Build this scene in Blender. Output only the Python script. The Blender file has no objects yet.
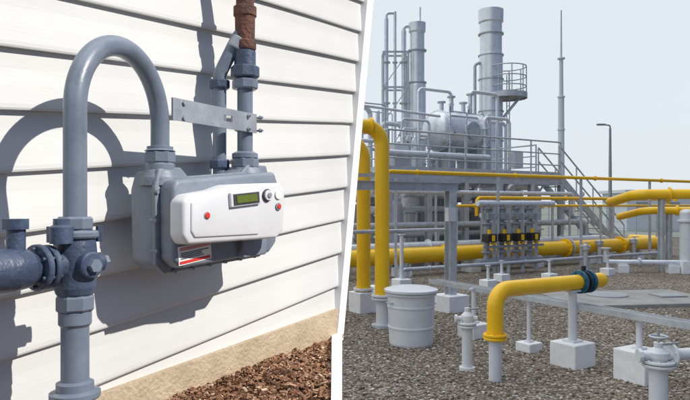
import bpy, math, random
from mathutils import Vector, Matrix
random.seed(7)
V=Vector
scene=bpy.context.scene
# ------------------------------------------------------------------ materials
def mk(name):
    m=bpy.data.materials.new(name); m.use_nodes=True
    nt=m.node_tree; b=nt.nodes['Principled BSDF']
    return m,nt,b
def paint(name,col,rough=.45,metal=0,var=.15,scale=9,bump=.0,col2=None,spec=.5,fine=60):
    m,nt,b=mk(name); N=nt.nodes; L=nt.links
    tc=N.new('ShaderNodeTexCoord')
    n1=N.new('ShaderNodeTexNoise'); n1.inputs['Scale'].default_value=scale; n1.inputs['Detail'].default_value=5; n1.inputs['Roughness'].default_value=.65
    L.new(tc.outputs['Object'],n1.inputs['Vector'])
    r=N.new('ShaderNodeValToRGB'); r.color_ramp.elements[0].position=.3; r.color_ramp.elements[1].position=.68
    c2=col2 or tuple(c*(1-var*2) for c in col)
    r.color_ramp.elements[0].color=(*c2,1); r.color_ramp.elements[1].color=(*col,1)
    L.new(n1.outputs['Fac'],r.inputs['Fac']); L.new(r.outputs['Color'],b.inputs['Base Color'])
    mr=N.new('ShaderNodeMapRange'); mr.inputs['To Min'].default_value=max(.05,rough-.12); mr.inputs['To Max'].default_value=min(1,rough+.15)
    L.new(n1.outputs['Fac'],mr.inputs['Value']); L.new(mr.outputs['Result'],b.inputs['Roughness'])
    b.inputs['Metallic'].default_value=metal
    b.inputs['Specular IOR Level'].default_value=spec
    if bump>0:
        n2=N.new('ShaderNodeTexNoise'); n2.inputs['Scale'].default_value=fine; n2.inputs['Detail'].default_value=4
        L.new(tc.outputs['Object'],n2.inputs['Vector'])
        bp=N.new('ShaderNodeBump'); bp.inputs['Strength'].default_value=bump; bp.inputs['Distance'].default_value=.01
        L.new(n2.outputs['Fac'],bp.inputs['Height']); L.new(bp.outputs['Normal'],b.inputs['Normal'])
    return m
M={}
M['yellow']=paint('yellow_paint',(.95,.585,.006),.30,var=.06,scale=3,col2=(.88,.49,.006))
M['galv']=paint('galvanised_steel',(.60,.63,.66),.42,.3,scale=6,col2=(.42,.45,.48))
M['silver']=paint('aluminium_cladding',(.84,.86,.88),.28,.4,scale=4,col2=(.68,.71,.74))
M['ltgrey']=paint('light_grey_paint',(.70,.72,.74),.45,var=.06,scale=5,bump=.06)
M['white']=paint('white_concrete',(.88,.89,.90),.8,var=.07,scale=8,bump=.3,col2=(.74,.74,.73))
M['midgrey']=paint('mid_grey_paint',(.34,.36,.38),.5,scale=5)
M['black']=paint('black_plastic',(.02,.02,.022),.5)
M['blue']=paint('blue_flange_paint',(.02,.12,.2),.4)
M['slab']=paint('old_concrete',(.36,.35,.33),.9,scale=3,bump=.5,col2=(.24,.23,.22))
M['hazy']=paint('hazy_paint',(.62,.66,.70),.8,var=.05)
M['field']=paint('field',(.30,.31,.26),.95,scale=.2,col2=(.23,.23,.18))
# close-up
M['pipe']=paint('blue_grey_pipe_paint',(.18,.215,.275),.33,.0,scale=16,bump=.05,col2=(.125,.155,.21),fine=140)
M['valve']=paint('valve_paint',(.07,.10,.165),.42,scale=18,bump=.2,col2=(.035,.05,.09),fine=110)
M['cast']=paint('meter_casting',(.205,.235,.285),.45,scale=14,bump=.14,col2=(.15,.175,.22),fine=170)
M['panel']=paint('meter_plastic',(.66,.67,.69),.42,var=.03,scale=8,bump=.02,col2=(.60,.61,.63))
M['rust']=paint('rusty_iron',(.17,.07,.05),.85,scale=30,bump=.8,col2=(.05,.03,.03),fine=90)
M['zinc']=paint('zinc_plate',(.40,.43,.48),.45,.3,scale=12,col2=(.26,.28,.32))
M['lcd']=paint('lcd_glass',(.12,.16,.03),.15,var=.02)
M['red']=paint('red_plastic',(.65,.03,.02),.5,var=.03)
M['pink']=paint('label_print',(.55,.25,.24),.6,var=.05)
M['labelw']=paint('label_paper',(.78,.78,.76),.6,var=.02)
M['ink']=paint('ink',(.05,.05,.06),.6)
M['trim']=paint('white_trim_paint',(.90,.90,.90),.5,var=.01)
M['found']=paint('foundation_concrete',(.54,.43,.31),.9,scale=12,bump=.6,col2=(.40,.31,.21),fine=90)
def siding_mat():
    m,nt,b=mk('vinyl_siding'); N=nt.nodes; L=nt.links
    tc=N.new('ShaderNodeTexCoord'); mp=N.new('ShaderNodeMapping'); mp.inputs['Rotation'].default_value=(0,0,-math.atan2(.874,.485)); mp.inputs['Scale'].default_value=(1.6,1,55)
    L.new(tc.outputs['Object'],mp.inputs['Vector'])
    n=N.new('ShaderNodeTexNoise'); n.inputs['Scale'].default_value=3; n.inputs['Detail'].default_value=5
    L.new(mp.outputs['Vector'],n.inputs['Vector'])
    n3=N.new('ShaderNodeTexNoise'); n3.inputs['Scale'].default_value=2.2; n3.inputs['Detail'].default_value=5
    L.new(tc.outputs['Object'],n3.inputs['Vector'])
    r=N.new('ShaderNodeValToRGB'); r.color_ramp.elements[0].position=.25;r.color_ramp.elements[1].position=.75
    r.color_ramp.elements[0].color=(.575,.58,.575,1); r.color_ramp.elements[1].color=(.665,.665,.65,1)
    L.new(n3.outputs['Fac'],r.inputs['Fac']); L.new(r.outputs['Color'],b.inputs['Base Color'])
    bp=N.new('ShaderNodeBump'); bp.inputs['Strength'].default_value=.08; bp.inputs['Distance'].default_value=.004
    L.new(n.outputs['Fac'],bp.inputs['Height']); L.new(bp.outputs['Normal'],b.inputs['Normal'])
    b.inputs['Roughness'].default_value=.5
    return m
M['siding']=siding_mat()
def stones_mat(name,cols,scale,rnd=False):
    m,nt,b=mk(name); N=nt.nodes; L=nt.links
    tc=N.new('ShaderNodeTexCoord')
    r=N.new('ShaderNodeValToRGB'); r.color_ramp.interpolation='LINEAR'
    while len(r.color_ramp.elements)<len(cols): r.color_ramp.elements.new(.5)
    for i,c in enumerate(cols):
        r.color_ramp.elements[i].position=i/(len(cols)-1); r.color_ramp.elements[i].color=(*c,1)
    if rnd:
        g=N.new('ShaderNodeNewGeometry'); L.new(g.outputs['Random Per Island'],r.inputs['Fac']); 
        L.new(r.outputs['Color'],b.inputs['Base Color'])
    else:
        v=N.new('ShaderNodeTexVoronoi'); v.inputs['Scale'].default_value=scale
        L.new(tc.outputs['Object'],v.inputs['Vector'])
        sp=N.new('ShaderNodeSeparateColor'); L.new(v.outputs['Color'],sp.inputs['Color'])
        L.new(sp.outputs['Red'],r.inputs['Fac'])
        n=N.new('ShaderNodeTexNoise'); n.inputs['Scale'].default_value=.55; n.inputs['Detail'].default_value=4
        L.new(tc.outputs['Object'],n.inputs['Vector'])
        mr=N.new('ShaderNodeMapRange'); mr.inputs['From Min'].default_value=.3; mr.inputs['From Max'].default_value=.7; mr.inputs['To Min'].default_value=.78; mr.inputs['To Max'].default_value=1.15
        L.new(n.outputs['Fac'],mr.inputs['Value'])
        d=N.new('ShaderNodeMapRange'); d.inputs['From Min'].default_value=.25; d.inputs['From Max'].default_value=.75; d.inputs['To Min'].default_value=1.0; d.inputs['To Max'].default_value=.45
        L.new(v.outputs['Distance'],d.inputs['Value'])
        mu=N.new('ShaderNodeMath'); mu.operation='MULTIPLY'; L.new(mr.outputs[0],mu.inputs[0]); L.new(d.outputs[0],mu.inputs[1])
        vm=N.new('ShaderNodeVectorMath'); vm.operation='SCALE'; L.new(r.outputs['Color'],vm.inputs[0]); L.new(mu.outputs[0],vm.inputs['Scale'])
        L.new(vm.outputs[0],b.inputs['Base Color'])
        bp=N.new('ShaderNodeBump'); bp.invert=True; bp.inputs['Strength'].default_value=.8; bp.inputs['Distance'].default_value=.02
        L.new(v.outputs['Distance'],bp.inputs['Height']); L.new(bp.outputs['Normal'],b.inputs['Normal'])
    b.inputs['Roughness'].default_value=.9
    b.inputs['Specular IOR Level'].default_value=.2
    return m
gcols=[(.075,.06,.045),(.20,.16,.12),(.27,.225,.175),(.34,.28,.22),(.18,.16,.14),(.43,.37,.30),(.64,.60,.54)]
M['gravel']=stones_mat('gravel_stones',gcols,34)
M['pebble']=stones_mat('pebbles',gcols,34,True)
M['soil']=stones_mat('mulch_soil',[(.05,.025,.015),(.16,.075,.04),(.24,.12,.07),(.10,.05,.03),(.33,.19,.12)],55)
M['chip']=stones_mat('mulch_chips',[(.08,.04,.025),(.24,.12,.065),(.38,.22,.14),(.18,.09,.055),(.32,.18,.10),(.58,.44,.32)],1,True)

# ------------------------------------------------------------------ mesh builder
def frame(ax):
    ax=V(ax).normalized()
    t=V((0,0,1)) if abs(ax.z)<.9 else V((1,0,0))
    a=ax.cross(t).normalized(); b=ax.cross(a).normalized()
    return ax,a,b
def fillet(pts,R,n=7):
    pts=[V(p) for p in pts]
    if R<=0 or len(pts)<3: return pts
    out=[pts[0]]
    for i in range(1,len(pts)-1):
        a,p,c=pts[i-1],pts[i],pts[i+1]
        d1=(a-p);d2=(c-p);l1=d1.length;l2=d2.length;d1.normalize();d2.normalize()
        ang=d1.angle(d2)
        if ang>3.1: out.append(p);continue
        d=R/math.tan(ang/2); d=min(d,.49*l1 if i>1 else .95*l1,.49*l2 if i<len(pts)-2 else .95*l2)
        r=d*math.tan(ang/2)
        bis=(d1+d2).normalized(); cc=p+bis*(r/math.sin(ang/2))
        s=p+d1*d-cc; e=p+d2*d-cc
        tot=s.angle(e); ax=s.cross(e).normalized()
        for k in range(n+1):
            out.append(cc+Matrix.Rotation(tot*k/n,3,ax)@s)
    out.append(pts[-1]); return out
class MB:
    def __init__(s,name): s.name=name;s.v=[];s.f=[];s.m=[];s.sm=[];s.mats=[]
    def mi(s,m):
        if m not in s.mats: s.mats.append(m)
        return s.mats.index(m)
    def add(s,vs,fs,m,smooth=False):
        o=len(s.v); s.v+= [tuple(x) for x in vs]
        k=s.mi(m)
        for f in fs:
            s.f.append(tuple(i+o for i in f)); s.m.append(k); s.sm.append(smooth)
    def tube(s,pts,r,m,R=0,seg=16,n=7):
        P=fillet(pts,R,n); 
        ax,a,b=frame(P[1]-P[0]); vs=[];fs=[]
        prev=ax
        for i,p in enumerate(P):
            if i==0: t=(P[1]-P[0]).normalized()
            elif i==len(P)-1: t=(P[-1]-P[-2]).normalized()
            else: t=((P[i+1]-p).normalized()+(p-P[i-1]).normalized()).normalized()
            q=prev.rotation_difference(t); a=q@a; b=q@b; prev=t
            for k in range(seg):
                an=2*math.pi*k/seg; vs.append(p+(a*math.cos(an)+b*math.sin(an))*r)
        for i in range(len(P)-1):
            for k in range(seg):
                k2=(k+1)%seg; fs.append((i*seg+k,i*seg+k2,(i+1)*seg+k2,(i+1)*seg+k))
        s.add(vs,fs,m,True)
        o=(len(P)-1)*seg
        s.add(vs[:seg],[tuple(range(seg))[::-1]],m); s.add(vs[o:],[tuple(range(seg))],m)
    def lathe(s,p,ax,prof,m,seg=24,smooth=True):
        ax,a,b=frame(ax); p=V(p)
        for j in range(len(prof)-1):
            (r0,h0),(r1,h1)=prof[j],prof[j+1]; vs=[]
            for r,h in ((r0,h0),(r1,h1)):
                for k in range(seg):
                    an=2*math.pi*k/seg; vs.append(p+ax*h+(a*math.cos(an)+b*math.sin(an))*max(r,1e-4))
            s.add(vs,[(k,(k+1)%seg,seg+(k+1)%seg,seg+k) for k in range(seg)],m,smooth)
    def cyl(s,p0,p1,r,m,r1=None,seg=20,smooth=True,bev=0):
        p0=V(p0);p1=V(p1);h=(p1-p0).length; r1=r if r1 is None else r1
        if bev: prof=[(0,0),(r-bev,0),(r,bev),(r1,h-bev),(r1-bev,h),(0,h)]
        else: prof=[(0,0),(r,0),(r1,h),(0,h)]
        s.lathe(p0,p1-p0,prof,m,seg,smooth)
    def dome(s,p,ax,r,h,m,seg=24,n=6):
        prof=[(r*math.cos(math.pi/2*i/n),h*math.sin(math.pi/2*i/n)) for i in range(n+1)]
        ax_,a,b=frame(ax); vs=[]; p=V(p)
        for rr,hh in prof:
            for k in range(seg):
                an=2*math.pi*k/seg; vs.append(p+ax_*hh+(a*math.cos(an)+b*math.sin(an))*max(rr,1e-4))
        s.add(vs,[(i*seg+k,i*seg+(k+1)%seg,(i+1)*seg+(k+1)%seg,(i+1)*seg+k) for i in range(n) for k in range(seg)],m,True)
    def flange(s,p,ax,r,t,m,bolts=8,bm=None,seg=24):
        ax_,a,b=frame(ax); p=V(p); bv=min(t*.18,.004)
        s.cyl(p-ax_*t/2,p+ax_*t/2,r,m,seg=seg,bev=bv)
        for k in range(bolts):
            an=2*math.pi*(k+.5)/bolts; c=p+(a*math.cos(an)+b*math.sin(an))*r*.8
            s.cyl(c-ax_*t*.95,c+ax_*t*.95,r*.085,bm or m,seg=6,smooth=False)
    def box(s,c,size,m,rot=0,bev=0,ax=None):
        c=V(c); x,y,z=[d/2 for d in size]
        if ax is None:
            X=V((math.cos(rot),math.sin(rot),0));Y=V((-math.sin(rot),math.cos(rot),0));Z=V((0,0,1))
        else: X,Y,Z=ax
        if bev<=0:
            vs=[c+X*i*x+Y*j*y+Z*k*z for i in(-1,1) for j in(-1,1) for k in(-1,1)]
            s.add(vs,[(0,1,3,2),(4,6,7,5),(0,4,5,1),(2,3,7,6),(0,2,6,4),(1,5,7,3)],m)
        else:
            import bmesh
            bm=bmesh.new(); bmesh.ops.create_cube(bm,size=1)
            for v in bm.verts: v.co=V((v.co.x*2*x,v.co.y*2*y,v.co.z*2*z))
            bmesh.ops.bevel(bm,geom=list(bm.edges),offset=bev,segments=3,affect='EDGES',profile=.5)
            bm.verts.ensure_lookup_table()
            vs=[c+X*v.co.x+Y*v.co.y+Z*v.co.z for v in bm.verts]
            s.add(vs,[tuple(v.index for v in f.verts) for f in bm.faces],m); bm.free()
    def beam(s,p0,p1,w,h,m):
        p0=V(p0);p1=V(p1);d=(p1-p0);L=d.length;X=d.normalized()
        Y=V((0,0,1)).cross(X)
        if Y.length<.01: Y=V((0,1,0))
        Y.normalize();Z=X.cross(Y)
        s.box((p0+p1)/2,(L,w,h),m,ax=(X,Y,Z))
    def ibeam(s,p0,p1,w,h,m,t=.012):
        p0=V(p0);p1=V(p1);X=(p1-p0).normalized();Y=V((0,0,1)).cross(X)
        if Y.length<.01: Y=UU.copy()
        Y.normalize();Z=X.cross(Y);L=(p1-p0).length;c=(p0+p1)/2
        s.box(c,(L,t,h-2*t),m,ax=(X,Y,Z))
        for k in(-1,1): s.box(c+Z*k*(h/2-t/2),(L,w,t),m,ax=(X,Y,Z))
    def obj(s,bevel=0,coll=None):
        me=bpy.data.meshes.new(s.name); me.from_pydata(s.v,[],s.f); 
        for m in s.mats: me.materials.append(M[m])
        me.polygons.foreach_set('material_index',s.m); me.polygons.foreach_set('use_smooth',s.sm); me.update()
        o=bpy.data.objects.new(s.name,me); (coll or yard).objects.link(o)
        return o
sunny=bpy.data.collections.new('sunlit_house_side'); scene.collection.children.link(sunny)
yard=bpy.data.collections.new('gas_plant_yard'); scene.collection.children.link(yard)

# ================================================================== HOUSE SIDE
TI=.093
def W(s,q,z): return V((-.695+.485*s+.874*q, 1.29+.874*s-.485*q, z))
def H(s,q,h): return W(s,q,1.7+h+TI*s)
E=V((.485,.874,0)).normalized(); NN=V((.874,-.485,0)).normalized(); ZZ=V((0,0,1))
Eh=V((.485,.874,TI)).normalized(); Zh=NN.cross(Eh).normalized()*-1
if Zh.z<0: Zh=-Zh
SX=.045
def send(h): return (1.4618+.1876*h)/.98255-SX
def sendz(z): return 1.368+(z-1.2)*.1876-SX
w=MB('siding_wall')
prof=[(0,.0165),(.004,.0178),(.012,.0175),(.05,.0125),(.085,.007),(.118,.0035),(.126,.0035)]
h0=.0665-.126*5
i=0
hh=h0
while hh<1.25:
    rows=[(hh+.007,.001),(hh-.001,.010),(hh-.001,.0155)]+[(hh+a,b) for a,b in prof]
    vs=[]
    ss=[-1.3+.1*k for k in range(28)]
    for (h,q) in rows:
        for sx in ss: 
            sx=min(sx,send(h)); vs.append(H(sx,q+.0012*math.sin(sx*3.1+i*2.1),h+.0010*math.sin(sx*5+i)))
        vs.append(H(send(h),q,h))
    nn=len(ss)+1
    fs=[(r*nn+k,r*nn+k+1,(r+1)*nn+k+1,(r+1)*nn+k) for r in range(len(rows)-1) for k in range(nn-1)]
    w.add(vs[:],fs,'siding',False)
    hh+=.126; i+=1
def prism(b,poly,q0,q1,m):
    n=len(poly)
    vs=[W(s,q0,z) for s,z in poly]+[W(s,q1,z) for s,z in poly]
    b.add(vs,[tuple(range(n)),tuple(range(n,2*n))[::-1]]+[(k,(k+1)%n,n+(k+1)%n,n+k) for k in range(n)],m)
prism(w,[(-1.3,1.0),(sendz(1.0),1.0),(sendz(2.95),2.95),(-1.3,2.95)],-.14,-.001,'siding')
w.obj(coll=sunny)
f=MB('foundation_wall')
prism(f,[(-1.3,.0),(sendz(1.2)-.003,.0),(sendz(1.2)-.003,1.2),(sendz(1.3)-.003,1.304),(-1.3,1.205)],-.13,.028,'found')
f.obj(coll=sunny)
t=MB('divider_trim')  # white divider between the two halves, shaped as a wall-end trim
prism(t,[(sendz(1.18)-.010,1.18),(sendz(1.18)+.040,1.18),(sendz(2.97)+.044,2.97),(sendz(2.97)-.012,2.97)],-.145,.033,'trim')
t.obj(coll=sunny)
mb=MB('mulch_bed'); vs=[];fs=[]
from mathutils import noise
nY,nX=120,90
def ground_z(X,Y): return 1.193+.022*noise.noise(V((X*6,Y*6,0)))+.012*noise.noise(V((X*25,Y*25,3)))
for j in range(nY+1):
    Y=.7+(2.47-.7)*j/nY
    xl=-.695+.555*(Y-1.29)-.0; xr=-.0125*Y-.004
    for i in range(nX+1):
        X=xl+(xr-xl)*i/nX
        z=ground_z(X,Y)
        if j in(0,nY) or i in(nX,): z-=.02
        vs.append((X,Y,z))
for j in range(nY):
    for i in range(nX):
        a=j*(nX+1)+i; fs.append((a,a+1,a+nX+2,a+nX+1))
mb.add(vs,fs,'soil',True)
for c in range(6500):
    Y=1.2+1.27*random.random(); xl=-.695+.555*(Y-1.29)+.035; xr=-.0125*Y-.012
    X=xl+(xr-xl)*random.random()
    z=ground_z(X,Y)+.004+random.random()*.008
    L_=random.choice([.003,.004,.006,.008,.011,.017]); wd=random.uniform(.2,.5)*L_+.001
    rot=Matrix.Rotation(random.random()*6.28,3,'Z')@Matrix.Rotation(random.gauss(0,.5),3,'X')@Matrix.Rotation(random.gauss(0,.4),3,'Y')
    mb.box((X,Y,z),(L_,wd,wd*.5),'chip',ax=(rot@V((1,0,0)),rot@V((0,1,0)),rot@V((0,0,1))))
mb.obj(coll=sunny)
e=MB('bed_divider_board')  # carries the white divider on below the wall, along the bed edge
def slab(b,p,z0,z1,m):
    n=len(p); vs=[(x,y,z0) for x,y in p]+[(x,y,z1) for x,y in p]
    b.add(vs,[tuple(range(n))[::-1],tuple(range(n,2*n))]+[(k,(k+1)%n,n+(k+1)%n,n+k) for k in range(n)],m)
slab(e,[(-.0125*2.5-.02,2.5),(-.0125*2.5+.02,2.5),(-.0135*1.6+.013,1.6),(-.012*.68+.012,.68),(-.012*.68-.012,.68),(-.0135*1.6-.013,1.6)],0,1.212,'trim')
slab(e,[(-1.1,.66),(-.022,.66),(-.022,.69),(-1.1,.69)],0,1.21,'trim')
e.obj(coll=sunny)

# ---- inlet pipe (U-bend) ----
sL,qL=.02,.20; sR,qR=.3075,.13; R_=.0215
p=MB('gas_inlet_pipe')
A=W(sL,qL,0);Bp=W(sR,qR,0); mid=(A+Bp)/2; rad=(Bp-A).length/2; d=(Bp-A).normalized(); zs=1.885
pts=[A+ZZ*1.64,A+ZZ*1.75]
for k in range(33):
    an=math.pi*k/32; pts.append(mid-d*rad*math.cos(an)+ZZ*(zs+rad*math.sin(an)))
pts+= [Bp+ZZ*1.80,Bp+ZZ*1.77]
p.tube(pts,R_,'pipe',seg=36)
def hexnut(b,s,q,z0,z1,r,m,seg=6):
    b.lathe(W(s,q,z0),ZZ,[(0,0),(r*.9,0),(r,.004),(r,z1-z0-.004),(r*.9,z1-z0),(0,z1-z0)],m,seg,False)
hexnut(p,sR,qR,1.797,1.826,.036,'pipe',8)
p.lathe(W(sR,qR,1.826),ZZ,[(.036,0),(.030,.004),(.030,.010),(.0215,.012)],'pipe')
p.lathe(W(sR,qR,1.772),ZZ,[(.034,0),(.034,.022),(.031,.026)],'pipe')
hexnut(p,sL,qL,1.652,1.678,.034,'pipe',8)
p.tube([A+ZZ*1.53,A+ZZ*1.17],.0255,'pipe',seg=32)
hexnut(p,sL,qL,1.500,1.530,.036,'pipe',8)
p.lathe(W(sL,qL,1.47),ZZ,[(.0255,0),(.030,.006),(.030,.028),(.0255,.032)],'pipe')
p.lathe(W(sL,qL,1.335),ZZ,[(0.0,0),(.044,0),(.046,.003),(.046,.012),(.034,.016),(.034,.03),(.0255,.034)],'pipe')
p.obj(coll=sunny)
# ---- shutoff valve ----
v=MB('gas_shutoff_valve')
zc=1.588
v.lathe(W(sL,qL,1.525),ZZ,[(.028,0),(.034,.008),(.038,.02),(.041,.06),(.038,.10),(.035,.118),(.032,.128),(.0,.128)],'valve',28)
v.lathe(W(sL,qL,1.638),ZZ,[(.0,0),(.041,0),(.043,.003),(.043,.010),(.040,.014),(0,.014)],'pipe',28)
for sg in (-1,1):
    for dq in (-.026,.026):
        v.cyl(W(sL+.034*sg,qL+dq,1.63),W(sL+.034*sg,qL+dq,1.66),.0065,'valve',seg=6,smooth=False)
v.tube([W(sL,qL,zc),W(sL-.30,qL,zc)],.025,'valve',seg=28)
v.flange(W(sL-.060,qL,zc),E,.040,.012,'valve',6)
v.flange(W(sL-.078,qL,zc),E,.042,.012,'valve',6)
v.lathe(W(sL-.088,qL,zc),-E,[(.027,0),(.034,.012),(.038,.04),(.036,.09),(.03,.11)],'valve',28)
v.flange(W(sL-.21,qL,zc),E,.046,.014,'valve',8)
v.cyl(W(sL-.12,qL,zc),W(sL-.12,qL,zc+.078),.016,'valve',seg=20,bev=.002)
v.cyl(W(sL-.12,qL,zc+.07),W(sL-.12,qL,zc+.088),.022,'valve',seg=8,smooth=False)
c0=W(sL,qL,zc)
v.cyl(c0+NN*.03,c0+NN*.050,.025,'valve',seg=24,bev=.003)
v.cyl(c0+NN*.05,c0+NN*.060,.013,'pipe',seg=6,smooth=False)
v.cyl(c0+E*.03,c0+E*.060,.019,'valve',seg=24,bev=.002)
v.cyl(c0+E*.056,c0+E*.072,.014,'pipe',seg=6,smooth=False)
v.lathe(W(sL-.045,qL+.02,1.63),ZZ,[(0,0),(.02,0),(.021,.03),(.014,.034),(.014,.045),(0,.045)],'valve',16)
v.obj(coll=sunny)
# ---- outlet pipe ----
sO,qO=.627,.13; Op=W(sO,qO,0)
o=MB('gas_outlet_pipe')
o.tube([Op+ZZ*1.79,Op+ZZ*2.14],R_,'pipe',seg=32)
hexnut(o,sO,qO,1.802,1.83,.038,'pipe',8)
o.lathe(W(sO,qO,1.83),ZZ,[(.036,0),(.036,.012),(.025,.018)],'pipe')
hexnut(o,sO,qO,2.02,2.048,.036,'pipe',8); hexnut(o,sO,qO,2.052,2.085,.040,'valve',8)
o.lathe(W(sO,qO,2.085),ZZ,[(.03,0),(.03,.04),(.024,.045)],'valve')
o.lathe(W(sO,qO,2.13),ZZ,[(0,0),(.029,0),(.031,.005),(.031,.022),(.027,.026),(.028,.09),(.032,.094),(.032,.118),(.025,.122),(.023,.30),(0,.3)],'rust',24)
o.lathe(W(sO,qO,2.275),ZZ,[(.024,0),(.034,.002),(.034,.02),(.024,.024)],'rust',8,False)
s2,q2=.585,.075
o.tube([W(sO,qO,2.185),W(sO-.012,qO-.015,2.165),W(s2,q2,2.06),W(s2,q2,1.72)],.0185,'pipe',R=.05,seg=24)
hexnut(o,s2,q2,2.02,2.045,.028,'valve',8); hexnut(o,s2,q2,1.80,1.825,.027,'valve',8)
a=W(sO,qO,2.175);b_=W(s2+.012,q2+.016,2.095)
o.cyl(a.lerp(b_,.2),a.lerp(b_,.55),.027,'zinc',seg=20,bev=.003)
o.obj(coll=sunny)
# bracket
br=MB('pipe_bracket')
z1=1.925; s0,s1,hgt,q=.318,.64,.052,.158
def strip(sa,sb,za,zb):
    ce=(W(sa,q,za)+W(sb,q,zb))/2
    br.box(ce,(abs(sb-sa),.005,abs(zb-za)),'zinc',ax=(E,NN,ZZ))
strip(s0,s1,z1+.008,z1+hgt/2); strip(s0,s1,z1-hgt/2,z1-.008)
for sa,sb in [(s0,.50),(.535,s1)]: strip(sa,sb,z1-.008,z1+.008)
for (s_,q_) in ((sR+.02,qR),(sO,qO)):
    for dz in (-.018,.018):
        c=W(s_,q_,z1+dz); rr=.026
        pts=[c+NN*.042-E*rr,c-E*rr]+[c-E*rr*math.cos(a)-NN*rr*math.sin(a) for a in [math.pi*k/10 for k in range(1,10)]]+[c+E*rr,c+NN*.042+E*rr]
        if s_>.5: br.tube(pts,.003,'zinc',seg=8)
        for sg in((-1,1) if s_>.5 else (1,)): br.cyl(c+NN*.0305+E*rr*sg,c+NN*.036+E*rr*sg,.006,'zinc',seg=6,smooth=False)
br.obj(coll=sunny)
# ---- gas meter ----
g=MB('gas_meter')
import bmesh
def hprism(b,poly,q0,q1,m,bev=.012,segs=4,smooth=True,qf=None):
    bm=bmesh.new(); n=len(poly)
    A_=[bm.verts.new(H(s,q0,h)) for s,h in poly]; B_=[bm.verts.new(H(s,(qf(s) if qf else q1),h)) for s,h in poly]
    bm.faces.new(A_); bm.faces.new(B_[::-1])
    for k in range(n): bm.faces.new((A_[k],B_[k],B_[(k+1)%n],A_[(k+1)%n]))
    bmesh.ops.recalc_face_normals(bm,faces=bm.faces)
    if bev: bmesh.ops.bevel(bm,geom=[e for e in bm.edges],offset=bev,segments=segs,affect='EDGES',profile=.5)
    bm.verts.ensure_lookup_table()
    b.add([v.co.copy() for v in bm.verts],[tuple(v.index for v in f.verts) for f in bm.faces],m,smooth); bm.free()
body=[(.272,-.155),(.298,-.180),(.650,-.200),(.688,-.175),(.695,.0),(.680,.042),(.60,.050),(.57,.030),(.375,.030),(.35,.052),(.282,.052),(.268,.01)]
hprism(g,body,.072,.150,'cast',.010)
hprism(g,[(s+(-.006 if s<.45 else .006),h+(.005 if h>-.05 else -.005)) for s,h in body],.148,.160,'cast',.003,2)
hprism(g,[(.276,-.150),(.302,-.173),(.640,-.190),(.674,-.166),(.680,.0),(.665,.030),(.284,.030),(.274,.01)],.158,.205,'cast',.010)
for s_,h_ in [(.270,-.13),(.268,-.06),(.270,.005)]:
    c=H(s_,.155,h_); g.cyl(c-NN*.012-E*.003,c+NN*.010-E*.003,.005,'cast',seg=6,smooth=False)
for k in range(6):
    c=H(.32+.061*k,.155,-.184-.003*k); g.cyl(c-NN*.012,c+NN*.012,.005,'cast',seg=6,smooth=False)
g.lathe(W(sR,qR,1.745),ZZ,[(.046,0),(.044,.018),(.036,.034),(.033,.038)],'cast',24)
g.lathe(W(sO,qO,1.762),ZZ,[(.046,0),(.044,.025),(.037,.040),(.033,.044)],'cast',24)
def qf(s): return .24+.05*(s-.233)/.351
cover=[(.264,-.093),(.278,-.114),(.56,-.137),(.584,-.120),(.590,-.02),(.572,.004),(.42,.010),(.37,.001),(.284,-.003),(.264,-.016)]
hprism(g,cover,.200,.24,'panel',.008,4,True,qf)
cover2=[(.282,-.085),(.292,-.1),(.49,-.118),(.49,-.004),(.42,.001),(.37,-.008),(.295,-.012),(.282,-.022)]
hprism(g,cover2,.21,.24,'panel',.003,3,True,lambda s:qf(s)+.004)
def on(s,h,dq=0): return H(s,qf(s)+dq,h)
Ed=(on(.5,0)-on(.3,0)).normalized(); Nd=Ed.cross(ZZ).normalized()
if Nd.dot(NN)<0: Nd=-Nd
Zd=Nd.cross(Ed).normalized(); Zd=Zd if Zd.z>0 else -Zd
def plate(s0,s1,h0,h1,dq,th,m,bev=0):
    c=on((s0+s1)/2,(h0+h1)/2,dq); g.box(c,(abs(s1-s0)*1.01,th,abs(h1-h0)),m,ax=(Ed,Nd,Zd),bev=bev)
plate(.390,.487,-.042,-.008,.007,.010,'panel',.002)
plate(.397,.480,-.038,-.012,.0125,.003,'ink')
plate(.405,.472,-.034,-.016,.0148,.002,'lcd')
def disc(s,h,r,m,dq,t=.005,seg=24):
    c=on(s,h,dq); g.cyl(c,c+Nd*t,r,m,seg=seg,bev=min(.001,t*.3))
disc(.520,-.024,.016,'ink',.001,.004); disc(.520,-.024,.013,'panel',.004,.005); disc(.520,-.024,.007,'zinc',.008,.004)
disc(.561,-.026,.012,'labelw',.001,.003); disc(.561,-.056,.010,'zinc',.001,.003); disc(.561,-.056,.0065,'red',.003,.003)
disc(.325,-.054,.009,'zinc',.003,.003); disc(.325,-.054,.007,'red',.005,.003)
def lab(s0,s1,h0,h1,dq,m):
    c=H((s0+s1)/2,.2055+dq,(h0+h1)/2); g.box(c,(s1-s0,.0016,h1-h0),m,ax=(Eh,NN,Zh))
lab(.288,.398,-.165,-.122,0,'labelw'); lab(.292,.394,-.132,-.125,.0015,'pink')
for k in range(4): lab(.295,.295+random.uniform(.05,.095),-.139-.004*k,-.1375-.004*k,.0015,'ink')
lab(.292,.394,-.162,-.156,.0015,'red')
hprism(g,[(.50,-.182),(.60,-.187),(.60,-.135),(.50,-.13)],.20,.225,'cast',.006)
g.obj(coll=sunny)

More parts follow.
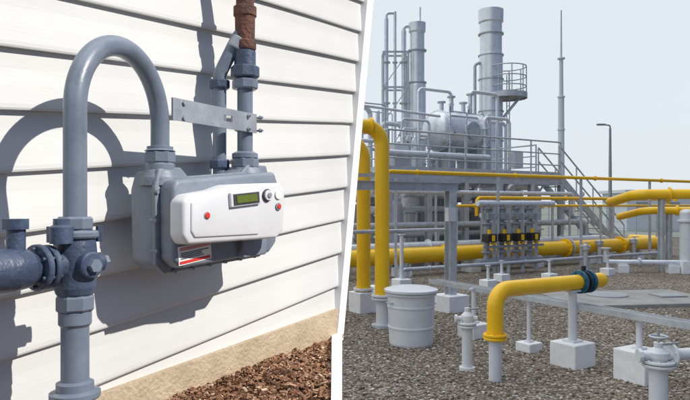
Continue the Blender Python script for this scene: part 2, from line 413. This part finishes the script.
# ================================================================== PLANT YARD
UU=V((.85,.527,0)).normalized(); VV=V((-.527,.85,0)).normalized(); RU=math.atan2(UU.y,UU.x)
def plane(name,x0,x1,y0,y1,z,m):
    b=MB(name); b.add([(x0,y0,z),(x1,y0,z),(x1,y1,z),(x0,y1,z)],[(0,1,2,3)],m); return b.obj(coll=yard)
plane('field_ground',-900,900,-900,1500,-.004,'field')
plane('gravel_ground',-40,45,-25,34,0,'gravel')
phi=(1+5**.5)/2
ico=[V(x).normalized() for x in [(-1,phi,0),(1,phi,0),(-1,-phi,0),(1,-phi,0),(0,-1,phi),(0,1,phi),(0,-1,-phi),(0,1,-phi),(phi,0,-1),(phi,0,1),(-phi,0,-1),(-phi,0,1)]]
icf=[(0,11,5),(0,5,1),(0,1,7),(0,7,10),(0,10,11),(1,5,9),(5,11,4),(11,10,2),(10,7,6),(7,1,8),(3,9,4),(3,4,2),(3,2,6),(3,6,8),(3,8,9),(4,9,5),(2,4,11),(6,2,10),(8,6,7),(9,8,1)]
st=MB('loose_gravel')
for k in range(15000):
    Y=5.0+7.5*random.random()**1.3; X=-.1+(.56*Y+.1)*random.random()
    r=random.choice([.006,.008,.010,.013,.018]); q=Matrix.Rotation(random.random()*6.28,3,'Z')
    sx,sy,sz=r*random.uniform(.8,1.4),r*random.uniform(.7,1.1),r*random.uniform(.45,.8)
    st.add([q@V((v.x*sx,v.y*sy,v.z*sz))*random.uniform(.85,1.1)+V((X,Y,sz*.5)) for v in ico],icf,'pebble',False)
st.obj(coll=yard)

def footing(x,y,w,h,d=None,rot=RU):
    b=MB('concrete_footing'); b.box((x,y,h/2-.02),(w,d or w,h+.04),'white',rot=rot,bev=.012); return b.obj(coll=yard)
b=MB('yellow_gas_pipe'); P=V((.515,8.9,0)); r=.1
b.tube([P+V((0,0,.42)),P+V((0,0,2.79)),P+V((-.9,-.25,2.79)),P+V((-.9,-.25,.1))],r,'yellow',R=.26,seg=28,n=12)
b.cyl(P,P+V((0,0,.40)),.085,'ltgrey'); b.flange(P+V((0,0,.40)),ZZ,.15,.03,'ltgrey'); b.flange(P+V((0,0,.44)),ZZ,.15,.03,'ltgrey')
b.flange(P+V((-.16,-.045,2.79)),V((.9,.25,0)),.125,.03,'yellow',0); b.cyl(P,P+V((0,0,.04)),.15,'galv')
b.obj(coll=yard)
b=MB('yellow_gas_pipe'); P=V((.295,10.2,0)); r=.11
b.tube([P+V((0,0,.32)),P+V((0,0,2.72)),P+V((-.9,-.3,2.72)),P+V((-.9,-.3,.1))],r,'yellow',R=.3,seg=28,n=12)
b.flange(P+V((0,0,.36)),ZZ,.16,.035,'ltgrey'); b.flange(P+V((-.2,-.067,2.72)),V((.9,.3,0)),.135,.03,'yellow',0)
b.obj(coll=yard); footing(.29,10.2,.34,.32)
# drum
b=MB('vent_drum'); P=V((.81,7.85,0))
b.lathe(P,ZZ,[(0,0),(.262,0),(.268,.02),(.275,.2),(.283,.205),(.283,.225),(.276,.23),(.284,.45),(.292,.455),(.292,.475),(.285,.48),(.290,.60),(.31,.605),(.312,.63),(.295,.64),(.29,.645)],'ltgrey',48)
b.lathe(P+V((0,0,.64)),ZZ,[(.325,0),(.330,.004),(.330,.03),(.322,.034),(.24,.058),(.10,.075),(0,.078)],'ltgrey',48)
b.lathe(P+V((0,0,.640)),ZZ,[(.29,0),(.325,0)],'ltgrey',48)
for an in (3.6,5.6):
    dd=V((math.cos(an),math.sin(an),0)); tt=V((-dd.y,dd.x,0))
    b.tube([P+dd*.28-tt*.05+ZZ*.52,P+dd*.325-tt*.05+ZZ*.52,P+dd*.325+tt*.05+ZZ*.52,P+dd*.28+tt*.05+ZZ*.52],.008,'galv',R=.015,seg=8)
b.obj(coll=yard)
def riser(name,x,y,h,r,head=True,m='ltgrey'):
    b=MB(name); P=V((x,y,0))
    b.cyl(P,P+ZZ*h,r,m); b.cyl(P,P+ZZ*.03,r*1.5,m)
    b.flange(P+ZZ*h,ZZ,r*1.75,.022,m); b.flange(P+ZZ*(h+.03),ZZ,r*1.75,.022,m)
    if head:
        b.lathe(P+ZZ*(h+.04),ZZ,[(r*.9,0),(r*1.15,.03),(r*1.15,.07),(r*.7,.10),(r*.5,.11),(r*.5,.15),(0,.15)],m,20)
        b.tube([P+V((-r*2.0,0,h+.08)),P+V((r*1.9,0,h+.08))],r*.45,m)
        b.cyl(P+V((-r*2.3,0,h+.08)),P+V((-r*1.9,0,h+.08)),r*.75,m,seg=8,smooth=False)
        b.tube([P+V((0,0,h+.17)),P+V((r*2.2,-.02,h+.19))],.01,'midgrey',seg=8)
    return b
riser('vent_valve',1.26,6.6,.45,.055).obj(coll=yard)
# yellow pipe with blue flange
b=MB('yellow_gas_pipe'); P0=V((1.455,6.2,0)); D=UU
zc=.875
b.cyl(P0,P0+ZZ*.40,.062,'ltgrey'); b.flange(P0+ZZ*.41,ZZ,.115,.025,'yellow'); b.flange(P0+ZZ*.44,ZZ,.115,.025,'yellow')
b.tube([P0+ZZ*.44,P0+ZZ*zc,P0+D*1.22+ZZ*zc],.080,'yellow',R=.17,seg=28,n=12)
b.flange(P0+D*1.24+ZZ*zc,D,.125,.03,'blue'); b.cyl(P0+D*1.25+ZZ*zc,P0+D*1.37+ZZ*zc,.10,'blue',bev=.01)
b.flange(P0+D*1.30+ZZ*zc,D,.125,.022,'black',8); b.flange(P0+D*1.38+ZZ*zc,D,.125,.03,'blue')
b.cyl(P0+D*1.31+ZZ*zc,P0+D*1.31+ZZ*(zc+.17),.025,'black')
b.tube([P0+D*1.39+ZZ*zc,P0+D*1.60+ZZ*zc],.080,'yellow',seg=28)
b.dome(P0+D*1.60+ZZ*zc,D,.080,.06,'yellow')
b.obj(coll=yard)
def post(x,y,h,fw,fh,r=.05,m='ltgrey',top=True):
    footing(x,y,fw,fh)
    b=MB('pipe_support'); b.cyl((x,y,fh-.01),(x,y,h),r,m); b.box((x,y,fh+.008),(r*3.4,r*3.4,.02),m,rot=RU)
    if top: b.box((x,y,h),(r*3.6,r*2.2,.02),m,rot=RU)
    b.obj(coll=yard)
C1=P0+D*1.13
post(C1.x,C1.y,.79,.33,.25,.045)
post(1.66,8.25,.62,.30,.18,.03)
b=MB('cable_tray'); a=V((1.25,9.1,.62)); c=V((3.75,4.6,.62)); dd=(c-a).normalized(); tt=V((-dd.y,dd.x,0))
for sg in(-1,1): b.beam(a+tt*.07*sg,c+tt*.07*sg,.012,.06,'galv')
n=int((c-a).length/.25)
for k in range(n): 
    q=a.lerp(c,(k+.5)/n); b.beam(q-tt*.07,q+tt*.07,.03,.012,'galv')
b.tube([a+tt*.03+ZZ*.012,c+tt*.03+ZZ*.012],.010,'midgrey',seg=8)
b.obj(coll=yard)
post(2.86,6.22,.60,.34,.30,.03); 
q=a.lerp(c,.36); post(q.x,q.y,.6,.22,.1,.025)
b=riser('gas_valve',2.62,5.35,.36,.075); P=V((2.62,5.35,0))
b.flange(P+V((.11,.02,.44)),V((1,.2,0)),.11,.02,'ltgrey'); b.tube([P+V((0,0,.44)),P+V((.9,.2,.44))],.05,'ltgrey')
b.tube([P+V((.0,0,.55)),P+V((0,0,.66))],.012,'midgrey'); 
b.tube([P+V((.07*math.cos(t),.07*math.sin(t),.60)) for t in [k*math.pi/8 for k in range(17)]],.009,'galv',seg=8)
b.obj(coll=yard)
b=MB('pipe_rack'); a=V((1.70,10.3,0))
b.ibeam(a+ZZ*.26,a+ZZ*1.92,.14,.14,'galv'); b.ibeam(a+ZZ*1.99+UU*.15,a+ZZ*1.99-UU*3.2,.12,.14,'galv')
b.ibeam(a-UU*3.0,a-UU*3.0+ZZ*1.92,.14,.14,'galv')
b.beam(a+ZZ*2.14+UU*.15,a+ZZ*2.14-UU*3.2,.05,.05,'galv')
b.tube([a+ZZ*1.3+VV*.1,a+ZZ*1.3+VV*.1-UU*3],.03,'galv'); b.box(a+ZZ*1.55+V((-.02,-.12,0)),(.16,.08,.22),'ltgrey',rot=RU)
b.obj(coll=yard); footing(1.70,10.3,.42,.26)
b=MB('yellow_gas_header'); a=V((-1.0,13.78,.48)); c=V((10.75,21.05,.48)); r=.195
b.tube([a,c,c+VV*1.5],r,'yellow',R=.4,seg=28)
for tt_ in (.30,.48,.62,.80): 
    q=a.lerp(c,tt_); b.flange(q,c-a,.26,.05,'yellow',10); 
for tt_ in (.485,.625): q=a.lerp(c,tt_); b.flange(q+(c-a).normalized()*.07,c-a,.26,.05,'galv',10)
b.obj(coll=yard)
for tt_ in (.2,.36,.53,.70,.86):
    q=a.lerp(c,tt_); footing(q.x,q.y,.36,.2); s_=MB('pipe_saddle'); s_.box(q-ZZ*.22,(.1,.34,.14),'galv',rot=RU); s_.obj(coll=yard)
for off,z,r,m,nm,l0,l1 in [(1.0,.62,.12,'silver','silver_pipe',-1,9.5),(1.5,1.15,.09,'galv','silver_pipe',0,9),(-.5,2.44,.045,'yellow','yellow_gas_pipe',.5,13),(.2,1.68,.035,'yellow','yellow_gas_pipe',2.5,14),(.8,1.9,.05,'yellow','yellow_gas_pipe',4,12.5),(1.2,2.05,.06,'silver','silver_pipe',0,8),(-1.1,.3,.04,'galv','silver_pipe',0,9)]:
    b=MB(nm); o_=V((1.05,15,0))+VV*off
    p0=o_+UU*(l0-.5);p1=o_+UU*l1
    if z>2.2: p0=V((.9,14.0,0));p1=p0+UU*13
    b.tube([p0+ZZ*(z-.5),p0+ZZ*z,p1+ZZ*z,p1+ZZ*(z-.6)],r,m,R=r*3,seg=16)
    n=int(max(2,(p1-p0).length//2.6))
    for k in range(n+1):
        q=p0.lerp(p1,k/n*.96+.02); b.beam(q,q+ZZ*(z-r),.06,.06,'galv'); b.flange(q+UU*.6+ZZ*z,UU,r*1.5,.03,m,0)
    b.obj(coll=yard)
b=MB('pressure_regulator_rack'); a=V((3.45,15.6,0))
for k in range(4):
    q=a+UU*.5*k
    b.tube([q+ZZ*.28,q+ZZ*1.72],.075,'midgrey'); b.flange(q+ZZ*.55,ZZ,.13,.04,'midgrey'); b.flange(q+ZZ*1.25,ZZ,.13,.04,'midgrey'); b.flange(q+ZZ*1.62,ZZ,.12,.04,'midgrey')
    b.box(q+ZZ*.9-VV*.1,(.30,.24,.2),'black',rot=RU,bev=.02); b.box(q+ZZ*.9-VV*.235,(.07,.04,.14),'yellow',rot=RU)
    b.box(q+ZZ*.76-VV*.12+UU*.12,(.1,.1,.05),'yellow',rot=RU); b.cyl(q+ZZ*1.0-VV*.1,q+ZZ*1.1-VV*.1,.05,'yellow')
    b.box(q+ZZ*1.42-VV*.1,(.2,.12,.16),'midgrey',rot=RU,bev=.01)
    b.beam(q+UU*.25,q+UU*.25+ZZ*1.75,.07,.07,'galv')
b.tube([a-UU*.3+ZZ*.30,a+UU*1.9+ZZ*.30],.1,'midgrey'); b.tube([a-UU*.3+ZZ*1.74,a+UU*2.4+ZZ*1.74],.07,'silver')
b.beam(a-UU*.2+ZZ*1.45,a+UU*1.9+ZZ*1.45,.08,.1,'galv'); b.beam(a-UU*.2+ZZ*.68-VV*.1,a+UU*1.9+ZZ*.68-VV*.1,.05,.06,'midgrey')
b.obj(coll=yard)
# ------------ steel platform
def rail(b,pts,h=1.1,sp=1.3,m='galv',r=.026):
    pts=[V(p) for p in pts]
    for i in range(len(pts)-1):
        p,q=pts[i],pts[i+1]
        for z in (h,h*.66,h*.33): b.tube([p+ZZ*z,q+ZZ*z],r if z==h else r*.8,m,seg=8)
        b.beam(p+ZZ*.08,q+ZZ*.08,.01,.13,m)
        n=max(1,round((q-p).length/sp))
        for k in range(n+1): w_=p.lerp(q,k/n); b.tube([w_,w_+ZZ*h],r,m,seg=8)
b=MB('steel_platform'); a=V((1.15,16.9,2.6)); Lp=6.75; Dp=5
c4=[a,a+UU*Lp,a+UU*Lp+VV*Dp,a+VV*Dp]
for k in range(46):
    q=a+VV*(Dp*(k+.5)/46); b.beam(q-ZZ*.02,q+UU*Lp-ZZ*.02,.045,.04,'midgrey')
for k in range(8):
    q=a+UU*(Lp*k/7)-ZZ*.10; b.ibeam(q,q+VV*Dp,.1,.12,'galv')
for p,q in ((0,1),(1,2),(2,3),(3,0)): b.ibeam(c4[p]-ZZ*.16,c4[q]-ZZ*.16,.12,.22,'galv')
for k in range(6):
    for j in (0,.5,1):
        q=a+UU*(Lp*k/5)+VV*Dp*j; q.z=0; b.ibeam(q,q+ZZ*2.35,.15,.15,'galv')
for k in range(0,5,2):
    q=a+UU*(Lp*k/5); b.beam(V((q.x,q.y,1.75)),V((q.x,q.y,2.3))+UU*.55,.05,.05,'galv')
rail(b,[c4[0]+VV*2.5,c4[0],c4[1]])
rail(b,[c4[1]+VV*1.0,c4[2],c4[3]])
b.obj(coll=yard)
b=MB('steel_staircase'); t0=c4[1]+VV*.05; t1=V((t0.x,t0.y,0))+UU*3.35
for off in (0,.85):
    p=t0+VV*off;q=t1+VV*off; b.beam(p,q,.04,.22,'galv')
    for z in (1.0,.55): b.tube([p+ZZ*z,q+ZZ*z],.026,'galv',seg=8)
    for k in range(5): w_=p.lerp(q,k/4); b.tube([w_,w_+ZZ*1.0],.024,'galv',seg=8)
for k in range(13):
    w_=t0.lerp(t1,(k+.5)/13); b.box(w_+VV*.425,(.26,.82,.03),'galv',rot=RU)
b.obj(coll=yard)
b=MB('process_skid'); rnd=random.Random(3)
for k in range(26):
    q=a+UU*rnd.uniform(.2,6.5)+VV*rnd.uniform(.4,3.5); q.z=0; m=rnd.choice(['silver','galv','silver','silver','ltgrey','midgrey'])
    r=rnd.choice([.04,.06,.09,.13]); h=rnd.uniform(1.4,2.4)
    u2=rnd.uniform(-1.4,1.4)
    b.tube([q,q+ZZ*h,q+ZZ*h+UU*u2,q+UU*u2+ZZ*(h-rnd.uniform(.4,1.4))],r,m,R=r*2.5,seg=14)
    b.flange(q+ZZ*h*.4,ZZ,r*1.7,.05,m,0); b.flange(q+ZZ*h*.7,ZZ,r*1.7,.05,m,0)
for k in range(9):
    q=a+UU*rnd.uniform(-.1,1)+VV*rnd.uniform(.3,3); z=rnd.uniform(.3,2.2); q.z=z; r=rnd.choice([.05,.08,.11])
    b.tube([q,q+UU*rnd.uniform(3,6)],r,rnd.choice(['silver','galv','ltgrey']),seg=14)
for u_,v_,r,h,m in [(.6,.8,.36,1.9,'ltgrey'),(1.9,1.6,.35,2.1,'silver'),(3.3,2.4,.5,2.2,'galv'),(5.0,2.0,.4,1.9,'silver'),(6.1,2.6,.45,2.0,'galv')]:
    q=a+UU*u_+VV*v_; q.z=0
    b.cyl(q+ZZ*.2,q+ZZ*(h-.2),r,m,seg=28); b.dome(q+ZZ*(h-.2),ZZ,r,r*.4,m); b.flange(q+ZZ*h*.5,ZZ,r*1.06,.06,m,0)
for u_,v_,sz in [(2.4,.9,(.6,.4,1.3)),(4.4,1.0,(.9,.5,1.5)),(6.0,1.0,(.5,.4,1.2))]:
    q=a+UU*u_+VV*v_; q.z=sz[2]/2+.15; b.box(q,sz,'midgrey',rot=RU,bev=.02)
b.obj(coll=yard)
b=MB('separator_vessel'); vc=V((3.6,20.3,4.0))
b.cyl(vc-UU*.9,vc+UU*.7,.62,'silver',seg=36); b.dome(vc+UU*.7,UU,.62,.3,'silver',36); b.dome(vc-UU*.9,-UU,.62,.3,'silver',36)
for k in(-.85,-.1,.65): b.flange(vc+UU*k,UU,.65,.06,'silver',0)
b.flange(vc-VV*.63,VV,.28,.06,'silver',12); b.cyl(vc-VV*.5,vc-VV*.66,.2,'silver'); b.flange(vc-VV*.68,VV,.28,.05,'galv',12)
for k in(-.6,.5): b.box(vc+UU*k-ZZ*.9,(.15,.9,.8),'galv',rot=RU)
for k,hh_ in ((-.7,.35),(-.3,.55),(.2,.4),(.5,.7)):
    q=vc+UU*k+ZZ*.55; b.cyl(q,q+ZZ*hh_,.07,'silver'); b.flange(q+ZZ*hh_,ZZ,.13,.05,'galv',0)
b.tube([vc+UU*.5+ZZ*1.1,vc+UU*.5+ZZ*1.35,vc+UU*1.7+ZZ*1.35,vc+UU*1.7-ZZ*1.3],.06,'silver',R=.15)
b.tube([vc-UU*.3+ZZ*1.0,vc-UU*.3+ZZ*1.25,vc-UU*1.6+ZZ*1.25,vc-UU*1.6-ZZ*1.3],.05,'silver',R=.15)
b.obj(coll=yard)
b=MB('process_piping')
for k in range(34):
    q=a+UU*rnd.uniform(.2,5.2)+VV*rnd.uniform(.6,3.8); m=rnd.choice(['silver','galv','ltgrey']); r=rnd.choice([.02,.03,.04,.055,.075]); h=rnd.uniform(.6,2.1); u2=rnd.uniform(-1.2,1.2)
    b.tube([q,q+ZZ*h,q+ZZ*h+UU*u2,q+UU*u2+ZZ*.1],r,m,R=r*3,seg=12); b.flange(q+ZZ*h*.5,ZZ,r*2,.04,m,0); b.flange(q+ZZ*h*.8,ZZ,r*1.9,.04,m,0)
    if k%3==0: b.cyl(q+ZZ*h,q+ZZ*(h+.12),r*1.6,'midgrey'); b.cyl(q+ZZ*(h+.2)-VV*.02,q+ZZ*(h+.2)-VV*.08,.08,'white'); b.cyl(q+ZZ*h,q+ZZ*(h+.2),.012,'galv'); b.cyl(q+ZZ*(h*.65)-VV*.05,q+ZZ*(h*.65)-VV*.2,.05,'midgrey')
b.box(a+UU*1.0+VV*.9+ZZ*.5,(.5,.3,.7),'ltgrey',rot=RU,bev=.02); b.box(a+UU*5.6+VV*.8+ZZ*.55,(.4,.25,.5),'ltgrey',rot=RU,bev=.02)
b.tube([a+VV*.6+UU*.2+ZZ*.55,a+VV*.6+UU*4.2+ZZ*.55],.09,'silver')
b.tube([a+VV*1.0-UU*1.5+ZZ*1.9,a+VV*1.0+UU*2.6+ZZ*1.75],.04,'silver')
b.obj(coll=yard)
# stacks
b=MB('exhaust_stack'); P=V((5.47,24,0))
b.lathe(P,ZZ,[(0,0),(.46,0),(.46,2.8),(.44,2.9),(.44,7.3),(.41,7.35),(.41,8.5),(.46,8.55),(.47,9.0),(.42,9.02),(.39,9.02),(.39,8.6),(0,8.6)],'silver',40)
for z in (2.9,4.1,5.2,6.4,7.3,8.1): b.flange(P+ZZ*z,ZZ,.475,.05,'galv',0,seg=32)
Q=V((6.05,23.9,5.75))
b.cyl(Q-ZZ*.03,Q+ZZ*.03,.72,'midgrey',seg=28); b.lathe(Q-ZZ*.08,ZZ,[(.72,0),(.74,0),(.74,.2),(.72,.2)],'galv',28)
ring=[Q+V((.7*math.cos(t),.7*math.sin(t),0)) for t in [math.radians(x) for x in range(-170,171,20)]]
for z in (1.1,.72,.36): b.tube([p_+ZZ*z for p_ in ring],.022,'galv',seg=8)
for p_ in ring[::2]: b.tube([p_,p_+ZZ*1.1],.022,'galv',seg=8)
for sg in(-1,1): b.beam(Q+V((.5,.25*sg,0)),P+V((.4,.25*sg,4.9)),.05,.05,'galv')
for sg in(-.2,.2): b.tube([P+V((.62,-.1+sg,2.6)),P+V((.62,-.1+sg,6.6))],.02,'galv',seg=8)
for k in range(13): b.tube([P+V((.62,-.3,2.7+.3*k)),P+V((.62,.1,2.7+.3*k))],.013,'galv',seg=6)
b.tube([P+V((-.62,-.1,2.6)),P+V((-.62,-.1,7.0)),P+V((-.3,-.1,7.0))],.06,'galv',R=.15)
b.obj(coll=yard)
b=MB('exhaust_stack'); P=V((2.48,22,0))
b.lathe(P,ZZ,[(0,0),(.30,0),(.30,5.8),(.25,5.95),(.25,7.6),(.29,7.65),(.30,7.95),(.26,7.97),(0,7.9)],'silver',32)
for z in (3.1,4.3,5.9,7.0): b.flange(P+ZZ*z,ZZ,.325,.05,'galv',0)
b.tube([P+V((.1,0,7.9)),P+V((.1,0,8.5))],.03,'silver')
b.obj(coll=yard)
b=MB('vent_pipe_frame')
for x,zt,r in ((1.42,8.1,.075),(1.72,8.35,.05),(2.02,7.7,.085)):
    b.tube([(x,22,0),(x,22,zt)],r,'silver'); 
    for z in (3.5,5.2,6.6): b.flange((x,22,z),ZZ,r*1.8,.05,'galv',0)
b.tube([(1.42,22,8.1),(1.42,22,8.3),(1.72,22,8.3)],.05,'silver',R=.1); b.tube([(2.02,22,7.6),(2.02,22,7.85),(2.4,22,7.85)],.06,'silver',R=.12)
for x in (1.30,2.15):
    for y in(21.7,22.3): b.tube([(x,y,2.6),(x,y,6.9)],.03,'galv',seg=8)
for z in (3.3,4.5,5.7,6.9):
    for y in(21.7,22.3): b.beam((1.3,y,z),(2.15,y,z),.05,.06,'galv')
    b.beam((1.3,21.7,z),(1.3,22.3,z),.05,.06,'galv')
for z in (3.3,4.5,5.7): b.tube([(1.3,21.7,z),(2.15,21.7,z+1.2)],.018,'galv',seg=6)
b.obj(coll=yard)
b=MB('antenna_mast'); P=V((15.2,45,0))
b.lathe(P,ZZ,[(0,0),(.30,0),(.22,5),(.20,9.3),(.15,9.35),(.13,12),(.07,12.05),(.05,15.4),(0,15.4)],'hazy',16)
for z in(7,9.3,12): b.flange(P+ZZ*z,ZZ,.26,.1,'hazy',0)
b.obj(coll=yard)
b=MB('street_lamp'); P=V((14.5,35,0)); b.lathe(P,ZZ,[(0,0),(.12,0),(.09,3),(.06,5.9),(0,5.9)],'midgrey',12); b.tube([P+ZZ*5.85,P+ZZ*6.05,P+V((-.35,0,6.1))],.04,'midgrey',R=.1); b.box(P+V((-.5,0,6.1)),(.45,.18,.1),'midgrey',bev=.02); b.obj(coll=yard)
for (x,y,z,r) in ((7.55,16.6,1.98,.13),(8.1,17.3,1.55,.1)):
    b=MB('yellow_gas_pipe'); b.tube([(x,y+1.6,z-.2),(x,y,z),(x+5,y-.9,z)],r,'yellow',R=.3,seg=24); 
    for k in(.6,2.4,4.2): b.ibeam((x+k,y-.18*k,0),(x+k,y-.18*k,z-r),.12,.12,'galv'); b.flange((x+k+.2,y-.18*(k+.2),z),V((1,-.18,0)),r*1.4,.04,'yellow',0)
    b.obj(coll=yard)
b=MB('silver_pipe'); b.tube([(6.6,16.2,.25),(12,15.6,.25)],.07,'silver'); b.tube([(6.6,16.2,.25),(6.6,16.2,.6)],.07,'silver'); b.flange((6.6,16.2,.6),ZZ,.13,.04,'galv',0)
for k in range(4): b.flange((7.4+1.2*k,16.11-.13*k,.25),V((1,-.1,0)),.12,.06,'galv',0); b.box((7+1.2*k,16.15-.13*k,.09),(.25,.25,.2),'white',bev=.01)
b.obj(coll=yard)
b=MB('filter_vessel'); 
for x,y in((8.55,16.0),(9.2,16.2)): b.cyl((x,y,.3),(x,y,1.5),.17,'ltgrey'); b.dome((x,y,1.5),ZZ,.17,.1,'ltgrey'); b.flange((x,y,1.3),ZZ,.22,.05,'ltgrey',8); b.box((x,y,.15),(.4,.4,.3),'white')
b.obj(coll=yard)
for x,y in ((6.2,16.5),(7.4,18.6),(8.8,19.5)):
    r_=riser('gas_valve',x,y,.55,.06,True,'galv'); r_.obj(coll=yard)
b=MB('concrete_pad'); pc=V((5.05,11.4,.02)); b.box(pc,(2.7,1.7,.09),'slab',rot=RU*.25,bev=.01); b.lathe(pc+V((-.3,.2,.04)),ZZ,[(0,.03),(.34,.03),(.36,.02),(.36,0)],'midgrey',32); b.box(pc+V((.75,.1,.05)),(.5,.4,.04),'midgrey',rot=RU*.25); b.obj(coll=yard)
for x,y in ((2.95,13.2),(3.5,14.3),(4.6,14.4),(6.4,15.6)): post(x,y,.45,.26,.16,.03)
for x,y in ((.62,11.9),(1.15,13.0)): post(x,y,1.1,.3,.2,.04)
b=MB('utility_building'); 
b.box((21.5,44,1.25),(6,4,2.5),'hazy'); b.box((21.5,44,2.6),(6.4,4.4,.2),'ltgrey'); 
for k in(-2,0,2): b.box((21.5+k,41.98,1.5),(.9,.06,.8),'midgrey')
b.box((20.5,41.97,1),(.9,.05,2),'ltgrey'); b.obj(coll=yard)
b=MB('perimeter_fence')
for k in range(60):
    x=-15+1.5*k; b.tube([(x,33,0),(x,33,1.9)],.03,'galv',seg=6)
for z in(.15,.5,.85,1.2,1.55,1.85): b.tube([(-15,33,z),(73,33,z)],.012,'galv',seg=5)
b.obj(coll=yard)

# ================================================================== LIGHT
trav=V((-.955,.330,-.84)).normalized(); sd=-trav
el=math.asin(sd.z); az=math.atan2(sd.x,sd.y)
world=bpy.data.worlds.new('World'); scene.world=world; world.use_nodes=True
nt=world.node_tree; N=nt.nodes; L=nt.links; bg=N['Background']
sky=N.new('ShaderNodeTexSky'); sky.sky_type='NISHITA'; sky.sun_disc=False; sky.sun_elevation=el; sky.sun_rotation=az; sky.dust_density=3
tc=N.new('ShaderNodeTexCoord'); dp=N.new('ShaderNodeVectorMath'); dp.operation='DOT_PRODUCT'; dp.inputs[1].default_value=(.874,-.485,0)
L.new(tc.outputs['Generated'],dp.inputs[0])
# unseen sky sector darkened and blued, added to deepen shadows on the siding
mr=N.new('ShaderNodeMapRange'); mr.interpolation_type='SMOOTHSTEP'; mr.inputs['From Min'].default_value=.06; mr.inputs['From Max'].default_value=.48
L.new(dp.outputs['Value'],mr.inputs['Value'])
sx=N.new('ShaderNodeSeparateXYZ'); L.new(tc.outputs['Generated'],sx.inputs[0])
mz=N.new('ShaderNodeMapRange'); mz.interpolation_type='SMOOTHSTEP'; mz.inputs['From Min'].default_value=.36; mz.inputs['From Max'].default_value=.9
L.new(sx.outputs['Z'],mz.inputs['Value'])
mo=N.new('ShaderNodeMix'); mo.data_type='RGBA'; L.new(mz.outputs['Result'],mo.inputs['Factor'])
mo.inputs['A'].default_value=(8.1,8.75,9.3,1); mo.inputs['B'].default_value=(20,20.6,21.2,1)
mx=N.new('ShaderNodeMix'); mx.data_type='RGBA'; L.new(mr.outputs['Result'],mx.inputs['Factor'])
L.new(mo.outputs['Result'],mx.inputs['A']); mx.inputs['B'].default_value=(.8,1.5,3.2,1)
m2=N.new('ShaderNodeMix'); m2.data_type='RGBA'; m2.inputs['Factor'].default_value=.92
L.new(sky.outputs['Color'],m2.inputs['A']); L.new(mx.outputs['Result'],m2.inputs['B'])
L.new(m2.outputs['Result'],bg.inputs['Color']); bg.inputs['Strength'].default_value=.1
sl=bpy.data.lights.new('sun','SUN'); sl.energy=4.9; sl.angle=math.radians(.5); sl.color=(1,.95,.87)
so=bpy.data.objects.new('sun',sl); so.rotation_euler=trav.to_track_quat('-Z','Y').to_euler(); so.location=(4,-2,6); scene.collection.objects.link(so)
so.light_linking.receiver_collection=sunny

cam=bpy.data.cameras.new('camera'); co=bpy.data.objects.new('camera',cam); scene.collection.objects.link(co)
co.location=(0,0,1.7); co.rotation_euler=(math.pi/2,0,0); cam.sensor_width=36; cam.lens=36*640/690; cam.shift_y=5/690; cam.clip_start=.05; cam.clip_end=3000
scene.camera=co
scene.view_settings.view_transform='Standard'; scene.view_settings.look='None'; scene.view_settings.exposure=0
